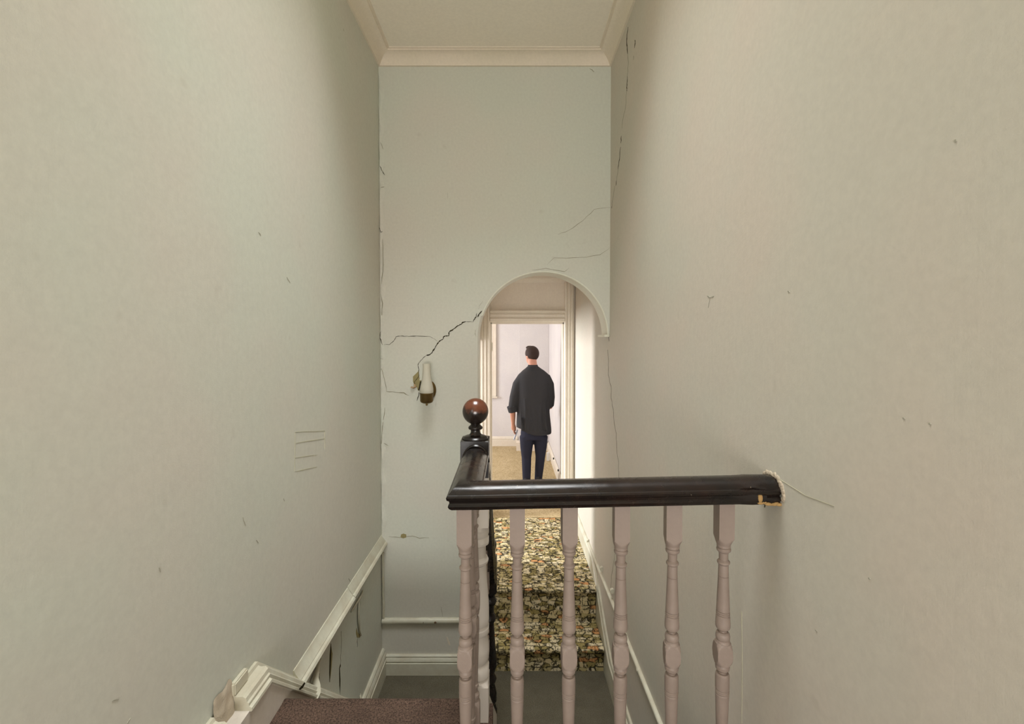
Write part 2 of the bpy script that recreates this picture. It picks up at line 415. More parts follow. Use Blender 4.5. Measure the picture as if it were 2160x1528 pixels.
# bedroom
XRR, YR, YBR = .667, 8.22, 7.88
bm = bmesh.new(); box(bm, XRR, XRR+.1, YD+.14, YR+.1, ZU-.05, 2.35); struct('wall_bedroom_right', bm, M['coolwall'])
bm = bmesh.new(); box(bm, -2.6, XRR, YR, YR+.1, ZU-.05, 2.35); struct('wall_bedroom_far', bm, M['coolwall'])
xb0 = at(1095, 800, YBR).x
bm = bmesh.new(); box(bm, xb0, XRR, YBR, YR, ZU, 2.35, .004); struct('wall_chimney_breast', bm, M['coolwall'])
bm = bmesh.new(); box(bm, -2.6, -2.5, YD+.14, YR+.1, ZU-.05, 2.35); struct('wall_bedroom_left', bm, M['coolwall'])
bm = bmesh.new(); box(bm, -2.6, XLL-.1, YD+.39, YD+.45, ZU-.05, 2.35); struct('wall_bedroom_near', bm, M['coolwall'])
bm = bmesh.new(); box(bm, -2.6, XRR+.1, YD+.14, YR+.1, 2.35, 2.45); struct('ceiling_bedroom', bm, M['ceil'])
bm = bmesh.new(); box(bm, -2.6, XR+.1, YD+.02, YR+.1, ZU-.06, ZU); struct('floor_bedroom', bm, M['tan'])
bxs = [('baseboard_bedroom_far', -2.5, xb0-.02, YR-.022, YR), ('baseboard_chimney', at(1089, 900, YBR).x, XRR-.03, YBR-.03, YBR)]
SK = [(0, 0), (.150, 0), (.158, .006), (.150, .012), (.128, .020), (.124, .024), (.118, .024), (.112, .020), (.10, .022), (0, .022)]
for nme, x0, x1, y0, y1 in bxs:
    bm = bmesh.new(); loft(bm, [[Vector((x, y1-b*1.3, ZU+a*1.1)) for a, b in SK] for x in (x0, x1)]); struct(nme, bm, M['framep'])
bm = bmesh.new(); loft(bm, [[Vector((XRR-b*1.3, y, ZU+a)) for a, b in SK] for y in (YD+.15, YBR-.03)]); bbr = struct('baseboard_bedroom_right', bm, M['framep'])
for px, py in ((1168, 968), (1178, 993)):
    p = atx(px, py, XRR-.034); bx('pipe_clip', XRR-.045, XRR-.027, p.y, p.y+.02, p.z-.012, p.z+.012, M['black'], bbr)
# window casing at the far left of the bedroom's far wall
win = bpy.data.objects.new('window_1', None); COL.objects.link(win)
wx1, wz0 = at(1047, 800, YR).x, at(1040, 836, YR).z
win.location = (wx1-.6, YR, wz0); tag(win, kind='structure')
bx('window_casing', wx1-.09, wx1-.05, YR-.03, YR, wz0, 1.9, M['framep'], win, .004)
bx('window_casing', wx1-.05, wx1, YR-.045, YR, wz0, 1.9, M['framep'], win, .006)
bx('window_sill', wx1-1.2, wx1+.02, YR-.07, YR, wz0-.025, wz0, M['framep'], win, .004)
bx('shutter_panel', wx1-1.1, wx1-.09, YR-.012, YR, wz0, 1.9, M['framep'], win)

# ------------------------------------------------------------ floors and stairs
bm = bmesh.new(); box(bm, -3.2, XR, -2.5, .42, -.2, 0); box(bm, XL, XR, .42, 1.26, -.2, 0); box(bm, XL, -.06, 1.26, 1.665, -.2, 0)
struct('floor', bm, M['brown'])
bm = bmesh.new()
loft(bm, [[Vector((x, 1.66+a, b)) for a, b in [(0, .001), (.02, .003), (.033, -.004), (.038, -.016), (.033, -.028), (.02, -.034), (0, -.034)]] for x in (XL+.05, -.165)])
struct('trim_landing_nosing', bm, M['brown'], smooth=60)
bm = bmesh.new(); box(bm, XL, -.06, 1.60, 1.655, -.45, -.2); box(bm, -.06, XR, 1.2, 1.255, -2.5, -.2)
struct('wall_under_landing', bm, M['wall'])
bm = bmesh.new(); box(bm, XL, XR, 2.74, YF+.06, ZH-.12, ZH); struct('floor_half_landing', bm, M['grey'])
bm = bmesh.new(); box(bm, XL, XR, 1.2, 2.74, -2.6, -2.5); struct('floor_lower_hall', bm, M['grey'])
fl = thing('stair_flight', 'brown carpeted flight dropping from the landing edge beside the left wall', 'stairs', (-.5, 1.69, -.5))
fl['kind'] = 'structure'
for i in range(1, 5):
    bx('step', XL+.06, -.165, 1.69+.22*(i-1)-.02, 1.69+.22*i+.02, -.201*i-.2, -.201*i, M['brown'], fl, .008)
lo = thing('lower_flight', 'grey carpeted flight dropping from the half landing beside the right wall', 'stairs', (.3, 2.7, -1.2))
lo['kind'] = 'structure'
for i in range(1, 7):
    bx('step', -.06, XR, 2.74-.23*i, 2.74-.23*(i-1)+.02, ZH-.2*i-.2, ZH-.2*i, M['grey'], lo, .008)
# patterned carpet steps through the arch
Z1 = at(1150, 1368, YF).z
zs2 = ZU
y2 = 3.50
st = thing('arch_steps', 'two steps under the arch in worn cream, orange and black patterned carpet', 'stairs', (.2, YF, ZH)); st['kind'] = 'structure'
def step_mesh(x0, x1, y0, y1, z0, z1):
    prof = [(y0+.012, z0), (y0+.010, z1-.045), (y0-.006, z1-.036), (y0-.014, z1-.018), (y0-.008, z1-.005), (y0+.008, z1), (y1, z1), (y1, z0)]
    bm = bmesh.new(); loft(bm, [[Vector((x, a, b)) for a, b in prof] for x in (x0, x1)]); return bm
sx0, sx1 = ax0+.002, XR-.030
link('step', step_mesh(sx0, sx1, YF+.0, y2+.05, ZH, Z1), M['pattern'], st, 50)
link('step', step_mesh(sx0, sx1, y2, YB+.1, Z1-.05, zs2), M['pattern'], st, 50)
bm = bmesh.new(); box(bm, XLL, XR-.02, YB+.1, YD+.02, ZU-.3, ZU); link('top_tread', bm, M['pattern'], st)
bx('threshold_bar', dx0, dx1, YD-.012, YD+.03, ZU, ZU+.006, M['tan'], st, .002)

# ------------------------------------------------------------ cornice
cp = [(0, -.076), (.012, -.076), (.016, -.066), (.030, -.045), (.050, -.027), (.074, -.015), (.082, -.013), (.084, -.006), (.094, -.006), (.098, 0), (0, 0)]
bm = bmesh.new()
sweep(bm, [(XL, .42, ZC), (XL, YF, ZC), (XR, YF, ZC), (XR, -2.4, ZC)], cp, (0, 0, 1), 1)
struct('trim_cornice', bm, M['cornice'], smooth=35)

# ------------------------------------------------------------ left wall strings and rails
def left(path, prof, name, mat, parent=None, label=None, smooth=35):
    """path in (y, z); prof (up, out)"""
    bm = bmesh.new(); sweep(bm, [(XL, y, z) for y, z in path], prof, (1, 0, 0), -1)
    return struct(name, bm, mat, parent, smooth, label)
def lz(px, py, out): p = atx(px, py, XL+out); return (p.y, p.z)
c0 = lz(545, 1396, .012); c1 = lz(782, 1492, .012)
sl = (c1[1]-c0[1])/(c1[0]-c0[0])
zs = ZH+.17; ye = c0[0]+(zs-.03-c0[1])/sl
top_prof = [(0, 0), (.0, .010), (-.010, .014), (-.014, .022), (-.012, .040), (-.018, .050), (-.030, .054), (-.034, .060), (-.044, .060), (-.048, .0695), (-.056, .071), (-.060, .067), (-.060, 0)]
left([(1.455, c0[1]), c0, (ye, zs-.03)], top_prof, 'baseboard_string_moulding', M['trim'])
left([(.30, c0[1]), (1.36, c0[1])], top_prof, 'baseboard_landing_moulding', M['trim'])
bm = bmesh.new(); rnd = random.Random(8); rows = []
for i in range(17):
    z = c0[1]+.045-(c0[1]+.045)*i/16; row = []
    for k in range(9):
        y = 1.365+.09*k/8; e = min(1, i/3, 1)
        row.append(bm.verts.new((XL+(.004+.012*min(1, i/6)+rnd.uniform(-.003, .003))*(1 if 0 < k < 8 else .9), y+rnd.uniform(-.004, .004), z+rnd.uniform(-.003, .003)+(.006*math.sin(k*1.1) if i < 3 else 0))))
    rows.append(row)
for i in range(16):
    for k in range(8): bm.faces.new((rows[i][k], rows[i][k+1], rows[i+1][k+1], rows[i+1][k]))
pb = struct('trim_broken_plaster', bm, M['bag'], smooth=60)
sm = pb.modifiers.new('s', 'SUBSURF'); sm.levels = 1; sm.render_levels = 1
bx('trim_skirting_stub', XL, XL+.018, 1.452, 1.53, c0[1]-.01, c0[1]+.030, M['trim'], bev=.004, kind='structure')
face = [(-.058, 0), (-.058, .062), (-.25, .062), (-.25, 0)]
left([(.30, c0[1]), c0, (ye, zs-.03)], face, 'baseboard_string', M['trimpink'])
sk2 = [(0, 0), (0, .012), (-.010, .020), (-.020, .016), (-.034, .026), (-.050, .030), (-.054, .024), (-.062, .024), (-.066, .034), (-.17, .036), (-.17, 0)]
left([(2.55, zs), (YF, zs)], sk2, 'baseboard_left', M['trim'])
# broad rail at landing level along the left wall
r0 = lz(640, 1443, .03); r1 = lz(812, 1143, .03); rz = (r0[1]+r1[1])/2
band = [(.055, 0), (.055, .004), (.046, .008), (.040, .010), (.012, .030), (.008, .030), (.004, .040), (-.006, .046), (-.018, .042), (-.024, .028), (-.044, .022), (-.050, 0)]
j = lz(744, 1240, .03)[0]
rail_l = left([(c0[0]+.28, rz), (j, rz)], band, 'trim_rail_left', M['trim'])
left([(j+.004, rz+.004), (YF, rz+.004)], [(a*.97, b*.93) for a, b in band], 'trim_rail_left_far', M['trim'])
# far wall skirting and half-round rail
bm = bmesh.new(); zf = at(850, 1384, YF-.02).z-ZH
loft(bm, [[Vector((x, YF-b*.9, ZH + zf + a*zf/.17)) for a, b in sk2] for x in (XL+.03, ax0-.003)])
struct('baseboard_far', bm, M['trim'], smooth=35)
bm = bmesh.new(); zp = at(880, 1313, YF-.02).z
pts = [(XL+.004+(ax0-.01-XL)*i/14, YF-.004+random.uniform(-.001, .001), zp+random.uniform(-.0015, .0015)+.002*i/14) for i in range(15)]
tube(bm, pts, [.021+random.uniform(-.0015, .0015) for _ in pts], 14)
rf = struct('trim_rail_far', bm, M['trim'], smooth=50)
for px, s in ((893, .012), (918, .026)):
    p = at(px, 1314, YF-.025)
    bm = bmesh.new(); ellip(bm, (p.x, YF-.017, p.z), s*.5, .010, .010, 8, 6); link('paint_chip', bm, plain('bare_wood_chip', rgb(112, 88, 66), .8), rf)
bm = bmesh.new(); tube(bm, [(XL+.012+random.uniform(-.002, .002), YF-.008, z) for z in [zp+.02+(at(812, 1165, YF).z-zp-.02)*i/10 for i in range(11)]], .009, 8)
struct('trim_corner_strip', bm, M['trim'], smooth=50)
# ------------------------------------------------------------ right wall rail, string
zr = atx(1390, 1526, XR-.012).z; zr2 = atx(1237, 1138, XR-.012).z
bm = bmesh.new()
N = 40; ys = [1.5+(4.05-1.5)*i/N for i in range(N+1)]
tube(bm, [(XR-.006, y, zr+(zr2-zr)*(y-2.1)/1.95) for y in ys], .013, 12)
rr_ = struct('trim_rail_right', bm, M['trim'], smooth=60)
for px, py in ((1240, 1142), (1268, 1200), (1290, 1247), (1346, 1416)):
    p = atx(px, py, XR-.012)
    bm = bmesh.new(); tube(bm, [(XR-.006, p.y-.010, p.z), (XR-.006, p.y+.010, p.z)], .0155, 12); link('joint_collar', bm, M['trim'], rr_, 50)
bm = bmesh.new()
ska = [(0, 0), (0, .012), (-.010, .018), (-.022, .018), (-.030, .026), (-.25, .030), (-.25, 0)]
sweep(bm, [(XR, 2.1, ZH+.175), (XR, 3.08, ZH+.175), (XR, 3.30, ZH+.30), (XR, 3.72, ZU+.15), (XR, YD-.02, ZU+.15)], ska, (-1, 0, 0), 1)
struct('baseboard_right', bm, M['trim'], smooth=35)

# ------------------------------------------------------------ cracks, torn paper, scuffs
def ribbon(name, pts, width, mapper, nrm, mat, parent, jit=1.0, lift=.0012, taper=True, sub=3, zoom=None, label=None):
    rnd = random.Random(hash(tuple(pts)) % 9999)
    if zoom: sc, ox, oy = zoom; pts = [(ox+x/sc, oy+y/sc) for x, y in pts]
    P = []
    for (x0, y0), (x1, y1) in zip(pts, pts[1:]):
        for i in range(sub):
            f = i/sub; P.append((x0+(x1-x0)*f+(rnd.uniform(-jit, jit) if i else 0), y0+(y1-y0)*f+(rnd.uniform(-jit, jit) if i else 0)))
    P.append(pts[-1]); V = [mapper(*p) for p in P]; nrm = Vector(nrm)
    bm = bmesh.new(); a, b = [], []
    n = len(V)
    for i, v in enumerate(V):
        t = (V[min(i+1, n-1)]-V[max(i-1, 0)]).normalized(); s = t.cross(nrm).normalized()
        wd_ = width*(rnd.uniform(.45, 1.15)); f = i/(n-1)
        if taper: wd_ *= min(1, .25+4*min(f, 1-f))
        a.append(v+s*wd_/2); b.append(v-s*wd_/2)
    top_a = [bm.verts.new(p+nrm*lift) for p in a]; top_b = [bm.verts.new(p+nrm*lift) for p in b]
    bot_a = [bm.verts.new(p-nrm*.0005) for p in a]; bot_b = [bm.verts.new(p-nrm*.0005) for p in b]
    for i in range(n-1):
        bm.faces.new((top_a[i], top_a[i+1], top_b[i+1], top_b[i]))
        bm.faces.new((top_a[i], top_a[i+1], bot_a[i+1], bot_a[i])); bm.faces.new((top_b[i], top_b[i+1], bot_b[i+1], bot_b[i]))
    o = link(name, bm, mat, parent)
    if label: o['label'] = label
    return o
fmap = lambda x, y: at(x, y, YF); lmap = lambda x, y: atx(x, y, XL); rmap = lambda x, y: atx(x, y, XR)
NF, NL, NR = (0, -1, 0), (1, 0, 0), (-1, 0, 0)
Z3 = (5.093, 780, 600); Z8 = (2.547, 700, 0)
CK = M['crack']; HC = M['hair_crack']
def fr_(pts, wd=.006, mat=CK, zoom=None, jit=.8, **k): return ribbon('crack', pts, wd, fmap, NF, mat, wall_far, jit, zoom=zoom, **k)
def le_(pts, wd=.005, mat=CK, zoom=None, jit=.8, **k): return ribbon(k.pop('name', 'crack'), pts, wd, lmap, NL, mat, wall_left, jit, zoom=zoom, **k)
def ri_(pts, wd=.005, mat=CK, zoom=None, jit=.6, **k): return ribbon(k.pop('name', 'crack'), pts, wd, rmap, NR, mat, wall_right, jit, zoom=zoom, **k)
fr_([(505, 1255), (525, 1200), (532, 1150)], .005, zoom=Z3)
fr_([(528, 1000), (525, 930), (520, 880), (525, 850), (545, 820), (580, 785), (612, 762)], .0045, zoom=Z3)
fr_([(612, 762), (625, 762), (670, 735), (690, 700), (720, 650), (750, 610), (790, 585), (792, 565), (820, 555), (848, 555), (852, 515), (900, 480), (945, 445), (985, 430), (990, 415), (1030, 400)], .008, zoom=Z3, taper=False)
fr_([(1030, 400), (1110, 405)], .003, zoom=Z3)
fr_([(1110, 405), (1130, 370), (1145, 345), (1150, 310)], .008, zoom=Z3)
fr_([(1158, 355), (1175, 320), (1205, 285)], .008, zoom=Z3)
fr_([(1168, 270), (1175, 235), (1215, 175)], .002, HC, zoom=Z3)
fr_([(125, 650), (210, 648), (240, 625), (265, 600), (280, 565), (350, 555), (420, 562), (500, 555), (640, 560), (680, 580)], .0042, zoom=Z3)
fr_([(680, 580), (735, 615)], .002, HC, zoom=Z3)
fr_([(1138, 490), (1133, 520), (1140, 560)], .003, HC, zoom=Z3)
fr_([(1498, 1115), (1410, 1125), (1350, 1185), (1270, 1240), (1215, 1260)], .0028, HC, zoom=Z8)
fr_([(1495, 1330), (1440, 1370), (1370, 1383), (1260, 1388), (1195, 1385), (1155, 1425)], .0028, HC, zoom=Z8)
fr_([(1075, 1452), (1150, 1442), (1250, 1460), (1275, 1440)], .0028, HC, zoom=Z8)
fr_([(1385, 368), (1400, 378), (1408, 388)], .004, HC, zoom=Z8)
fr_([(622, 1030), (622, 1072)], .0018, HC, zoom=Z8, jit=.2)
fr_([(815, 826), (835, 828), (852, 829), (863, 835)], .006, HC)
fr_([(820, 1132), (840, 1134), (870, 1131), (885, 1136), (905, 1135)], .003, HC)
fr_([(942, 1343), (945, 1352), (949, 1362)], .010, M['cornice'], jit=.1)
fr_([(930, 1280), (934, 1302)], .002, HC, jit=.2)
fr_([(920, 845), (919, 858)], .002, HC, jit=.2)
# left corner: rucked, split paper standing off the wall
bm = bmesh.new(); rnd = random.Random(3); n = 120; rows = []
for i in range(n+1):
    y = 160+(1140-160)*i/n
    wv = [0, .006, .016, .026, .036]; base = Vector((XL, YF, at(805, y, YF).z))
    k = rnd.random()
    hs = [0, .004+.009*k, .002+.008*rnd.random(), .001+.004*rnd.random(), -.001]
    ww = .6+.6*math.sin(i*.37)**2
    rows.append([bm.verts.new(base+Vector((a*ww, -h*ww, 0))) for a, h in zip(wv, hs)])
for i in range(n):
    for q in range(4): bm.faces.new((rows[i][q], rows[i][q+1], rows[i+1][q+1], rows[i+1][q]))
link('rucked_paper', bm, M['wall'], wall_far, 60)['label'] = 'rucked and split paper in the corner'
for seg in ([(799, 250), (800, 262), (803, 266)], [(801, 300), (807, 315)], [(800, 350), (806, 362), (811, 370)], [(802, 396), (810, 394)],
            [(799, 480), (802, 490), (806, 489)], [(802, 700), (800, 712), (806, 728)], [(800, 756), (808, 758)], [(800, 780), (804, 778), (812, 810), (815, 826)],
            [(802, 620), (806, 640), (803, 680)], [(811, 860), (806, 900), (803, 950)], [(808, 935), (818, 941)], [(806, 505), (807, 560), (804, 600)]):
    ribbon('crack', seg, .0045 if len(seg) == 3 else .003, lambda x, y: at(x+1, y, YF-.008), NF, CK if seg[0][1] in (250, 480, 700, 350) else HC, wall_far, .5)
# right wall crack chain
for pts, wv, m in (([(1592, 145), (1588, 175), (1585, 210), (1587, 250), (1590, 290)], .013, CK), ([(1628, 215), (1629, 235), (1627, 258)], .010, CK),
                   ([(1622, 300), (1621, 322)], .004, HC), ([(1588, 410), (1586, 450), (1584, 470), (1586, 490)], .011, CK), ([(1590, 290), (1594, 340), (1588, 410)], .003, HC),
                   ([(1584, 490), (1578, 580), (1562, 650), (1559, 690)], .003, HC), ([(1555, 730), (1553, 770)], .010, CK),
                   ([(1552, 790), (1547, 840), (1542, 880), (1538, 910)], .008, CK), ([(1538, 910), (1530, 970)], .004, HC), ([(1529, 970), (1526, 998)], .007, CK),
                   ([(1520, 1000), (1508, 1080), (1505, 1115)], .004, HC), ([(1506, 1108), (1504, 1120)], .008, CK)):
    ri_(pts, wv, m, zoom=Z8)
ribbon('crack', [(1282, 738), (1284, 760), (1283, 790), (1289, 815), (1289, 840), (1294, 865), (1295, 885), (1300, 915), (1301, 945), (1305, 975), (1305, 1012)], .006, rmap, NR, plain('grey_crack', rgb(110, 102, 88), .9), wall_right, .8)
ri_([(1300, 1145), (1296, 1180), (1290, 1215), (1288, 1250)], .003, HC)
ri_([(1284, 700), (1285, 720)], .006, CK)
ri_([(1492, 624), (1498, 628), (1506, 625)], .005, M['scuff']); ri_([(1498, 628), (1494, 650)], .002, M['scuff'])
ri_([(1565, 1290), (1566, 1400), (1565, 1526)], .0008, M['faint'], jit=.2)
for p in ((2014, 296), (1960, 893), (1832, 1220), (1662, 614), (1905, 882), (1720, 1330)): ri_([p, (p[0]+4, p[1]+3)], .004, M['scuff'])
ri_([(1646, 1012), (1700, 1046), (1760, 1068)], .0006, M['faint'], jit=.2)
# left wall scuffs and pencilled rectangle
for a, b in (((622, 912), (685, 909)), ((622, 912), (621, 995)), ((685, 909), (685, 948)), ((623, 995), (668, 985)), ((624, 935), (685, 925)), ((622, 966), (668, 960))):
    le_([a, b], .0022, M['faint'], jit=.5, name='pencil_line')
for p, q in (((605, 585), (612, 598)), ((545, 490), (550, 498)), ((512, 1092), (518, 1110)), ((540, 1140), (545, 1146)), ((335, 1198), (338, 1208)), ((236, 1480), (250, 1476)), ((724, 60), (726, 66)), ((598, 1052), (600, 1058)), ((735, 1221), (740, 1230)), ((275, 1515), (268, 1526))):
    le_([p, q], .0028, M['scuff'], name='scuff_mark')
# splits below the left rail (open gaps showing old paper)
Z84 = (3.82, 620, 1120)
def gap(pts, name='split', mat=None, parent=None, mapper=lmap, nrm=NL, lift=.0015, zoom=None, label=None):
    if zoom: sc, ox, oy = zoom; pts = [(ox+x/sc, oy+y/sc) for x, y in pts]
    nrm = Vector(nrm); V = [mapper(*p) for p in pts]; bm = bmesh.new()
    f = [bm.verts.new(v+nrm*lift) for v in V]; b = [bm.verts.new(v-nrm*.0005) for v in V]; bm.faces.new(f)
    for i in range(len(V)): bm.faces.new((f[i], f[(i+1) % len(V)], b[(i+1) % len(V)], b[i]))
    o = link(name, bm, mat, parent)
    if label: o['label'] = label
    return o
gap([(296, 910), (302, 960), (309, 990), (302, 1100), (287, 1222), (284, 1150), (288, 1000)], mat=M['olive'], parent=wall_left, zoom=Z84, label='long split showing olive paper')
gap([(296, 910), (298, 960), (294, 1080), (287, 1222), (284, 1150), (288, 1000)], mat=CK, parent=wall_left, zoom=Z84, lift=.0022, name='split_shadow_gap')
gap([(374, 1072), (376, 1090), (368, 1110), (373, 1200), (371, 1310), (366, 1250), (364, 1110)], mat=CK, parent=wall_left, zoom=Z84)
le_([(380, 810), (382, 900), (378, 990), (374, 1072)], .002, HC, zoom=Z84)
le_([(372, 1310), (370, 1350)], .0015, HC, zoom=Z84); le_([(204, 1150), (206, 1190), (203, 1225)], .003, HC, zoom=Z84)
le_([(512, 870), (510, 938)], .003, CK, zoom=Z84)
gap([(502, 785), (512, 820), (536, 842), (530, 862), (508, 862), (500, 830)], mat=M['olive'], parent=wall_left, zoom=Z84)
le_([(440, 385), (450, 408)], .004, HC, zoom=Z84); le_([(712, 640), (714, 665)], .004, HC, zoom=Z84)
def peel(pts, widths, curls, parent, name='peeling_paper', mat=None, mapper=None, nrm=NL, X=XL):
    """ribbon of paper hanging off the wall; curls = stand-off of its free edge"""
    bm = bmesh.new(); nrm = Vector(nrm); rows = []; n = len(pts)
    V = [mapper(*p) for p in pts]
    for i, v in enumerate(V):
        t = (V[min(i+1, n-1)]-V[max(i-1, 0)]).normalized(); s = t.cross(nrm).normalized()
        rows.append([bm.verts.new(v+s*widths[i]*a+nrm*(.002+curls[i]*b)) for a, b in ((-.5, .1), (-.2, .7), (.15, 1), (.4, .75), (.5, .3))])
    for i in range(n-1):
        for q in range(4): bm.faces.new((rows[i][q], rows[i][q+1], rows[i+1][q+1], rows[i+1][q]))
    o = link(name, bm, mat or M['trim'], parent, 60)
    sm = o.modifiers.new('thick', 'SOLIDIFY'); sm.thickness = .0012
    return o
z84 = lambda L: [(620+x/3.82, 1120+y/3.82) for x, y in L]
peel(z84([(520, 570), (516, 620), (512, 680), (514, 740), (520, 800), (528, 845)]), [.03, .026, .022, .018, .014, .008], [.004, .010, .012, .014, .01, .012], wall_left, mapper=lmap)
peel(z84([(545, 490), (530, 530), (505, 570), (478, 620), (455, 655)]), [.02, .022, .024, .02, .008], [.01, .014, .014, .010, .006], wall_left, mapper=lmap)
peel(z84([(205, 1040), (185, 1075), (165, 1120), (140, 1190), (118, 1250), (80, 1310), (40, 1370), (20, 1395)]), [.012, .018, .018, .022, .024, .024, .02, .016], [.01, .012, .02, .03, .05, .07, .075, .07], wall_left, mapper=lmap)
ribbon('crack', [(x, y) for x, y in z84([(195, 1035), (210, 1038), (207, 1055), (195, 1070)])], .006, lambda x, y: atx(x, y, XL+.003), NL, CK, wall_left, .3)
peel(z84([(525, 1320), (528, 1345), (525, 1380), (520, 1408)]), [.014, .018, .018, .014], [.008, .014, .014, .01], wall_left, mapper=lmap)
# hole where rail meets the string
gap([(66, 1246), (84, 1222), (90, 1232), (70, 1268), (48, 1284), (40, 1276)], mat=CK, parent=wall_left, zoom=Z84, mapper=lambda x, y: atx(x, y, XL+.073), name='hole', lift=.001)
# olive chip on far wall, and torn paper by the sconce
gap([(846, 1128), (851, 1126), (857, 1128), (857, 1134), (851, 1136), (845, 1134)], mat=M['olive'], parent=wall_far, mapper=fmap, nrm=NF, name='paper_chip')
z16 = lambda L: [(840+x/15.28, 760+y/15.28) for x, y in L]
gap(z16([(650, 360), (672, 520), (690, 580), (680, 650), (745, 655), (700, 860), (665, 995), (630, 965), (600, 870), (565, 860), (515, 800), (480, 690), (475, 530)]), mat=M['olive'], parent=wall_far, mapper=fmap, nrm=NF, lift=.002, name='torn_patch', label='olive torn patch beside the lamp')
ribbon('crack', z16([(665, 370), (668, 510), (590, 620), (515, 700), (540, 800), (575, 880)]), .003, lambda x, y: at(x, y, YF-.0025), NF, CK, wall_far, .2)
gap(z16([(745, 655), (700, 700), (670, 860), (640, 960), (680, 990), (740, 800)]), mat=CK, parent=wall_far, mapper=lambda x, y: at(x, y, YF-.002), nrm=NF, name='torn_gap')
peel(z16([(520, 780), (560, 860), (500, 890), (420, 870)]), [.012, .014, .012, .008], [.006, .012, .02, .022], wall_far, mat=plain('curled_tan_paper', rgb(190, 160, 125), .8), mapper=fmap, nrm=NF)

# ------------------------------------------------------------ wall lamp
sc = at(900, 828, YF-.11); zc = sc.z
lampo = thing('wall_lamp', 'brass wall lamp with a frosted chimney shade, on the cracked wall beside the arch', 'lamp', (sc.x+.02, YF, zc))
def lathe(bm, prof, cx, cy, seg=28):
    loft(bm, [[Vector((cx+r*math.cos(2*math.pi*k/seg), cy+r*math.sin(2*math.pi*k/seg), z)) for k in range(seg)] for z, r in prof])
yc = YF-.11; S_ = (YF-.11)/F
zpx = lambda y: at(900, y, yc).z
bm = bmesh.new(); ellip(bm, (at(906, 828, YF).x, YF-.004, zpx(827)), .047, .022, .066, 28, 16); link('backplate', bm, M['brass'], lampo, 40)
bm = bmesh.new(); tube(bm, [(at(905, 828, YF).x, YF-.01, zpx(842)), (sc.x+.004, YF-.06, zpx(848)), (sc.x, yc, zpx(846))], .009, 10); link('arm', bm, M['brass'], lampo, 50)
bm = bmesh.new()
lathe(bm, [(zpx(829), .001), (zpx(829), .040), (zpx(829.3), .046), (zpx(830.5), .047), (zpx(832), .0445), (zpx(846), .0435), (zpx(849), .038), (zpx(851), .024), (zpx(851.5), .008), (zpx(853), .007), (zpx(854.5), .0085), (zpx(856), .004)], sc.x, yc)
link('cup', bm, M['brass'], lampo, 40)
bm = bmesh.new()
pr = [(831, .040), (827, .0445), (821, .0445), (815, .041), (808, .036), (800, .0315), (793, .0285), (785, .0265), (776, .0255), (768, .026)]
out = [(zpx(y), r) for y, r in pr]; inn = [(z, r-.003) for z, r in reversed(out)]
seg = 28; rings = [[Vector((sc.x+r*math.cos(2*math.pi*k/seg), yc+r*math.sin(2*math.pi*k/seg), z)) for k in range(seg)] for z, r in out+inn+[out[0]]]
loft(bm, rings, cap=False); link('glass_shade', bm, M['frost'], lampo, 60)

# ------------------------------------------------------------ balustrade
XN, YRL = -.116, 1.21
zu_l = at(990, 1077, YRL-.033).z; zu_r = at(1600, 1064, YRL-.033).z
tilt = (zu_r-zu_l)/((1600-990)*1.177/F)
zrail = lambda x: zu_l+tilt*(x-XN)
YN = 1.625
bal = thing('balustrade', 'dark varnished handrail on turned pink-grey balusters, turning back to a ball-topped newel', 'railing', (XN, YRL, 0))
half = [(0, .062), (.018, .0602), (.030, .053), (.0385, .043), (.0395, .0405), (.043, .039), (.0452, .0345), (.0435, .028), (.0385, .0245), (.0370, .019), (.0395, .016), (.0412, .011), (.0385, .005), (.0330, 0)]
prof = half + [(-a, b) for a, b in reversed(half[1:])]
fine = []
bm = bmesh.new()
xs = [XR-.002 - (XR-XN)*i/24 for i in range(24)]
path = [(x, YRL, zrail(x)) for x in xs] + [(XN, YRL, zrail(XN))] + [(XN, YRL+(YN-.045-YRL)*i/10, zrail(XN)+.004*i/10) for i in range(1, 11)]
sweep(bm, path, prof, (0, 0, 1), 1)
for v in bm.verts:
    if v.co.x > XR-.07:   # battered end by the wall
        v.co += Vector((0, random.uniform(-.0025, .0025), random.uniform(-.0025, .0025)))
link('handrail', bm, M['wood'], bal, 28)
# filler and split at the wall end
bm = bmesh.new()
rnd = random.Random(5)
for i in range(9):
    f = i/8; ellip(bm, (XR-.05+.045*f, YRL-.036+rnd.uniform(-.003, .003), zrail(.66)+.002+rnd.uniform(-.003, .003)), .009, .006, .0045, 8, 6)
ellip(bm, (XR-.052, YRL-.0375, zrail(.64)+.016), .007, .005, .012, 8, 6)
link('wood_filler', bm, plain('tan_filler', rgb(176, 142, 92), .8, bump=.5), bal, 60)['label'] = 'tan filler at the broken rail end'
bm = bmesh.new(); rnd = random.Random(9)
for i in range(34):
    a = math.pi*1.15*(i/33)-.2; rad = .048+rnd.uniform(-.004, .005)
    y_, z_ = YRL-rad*math.cos(a)*1.0, zrail(XR)+.024+rad*math.sin(a)*.85
    ellip(bm, (XR-.000, y_, z_), .004, .006+rnd.uniform(0, .004), .006+rnd.uniform(0, .004), 7, 5)
link('plaster_collar', bm, M['bag'], wall_right, 60)['label'] = 'crumbled plaster round the handrail end'
for pts in ([(1609, 1006), (1612, 1002)], [(1613, 1084-13), (1615, 1062)], [(1618, 1008), (1624, 1003)]): ri_(pts, .004, CK)
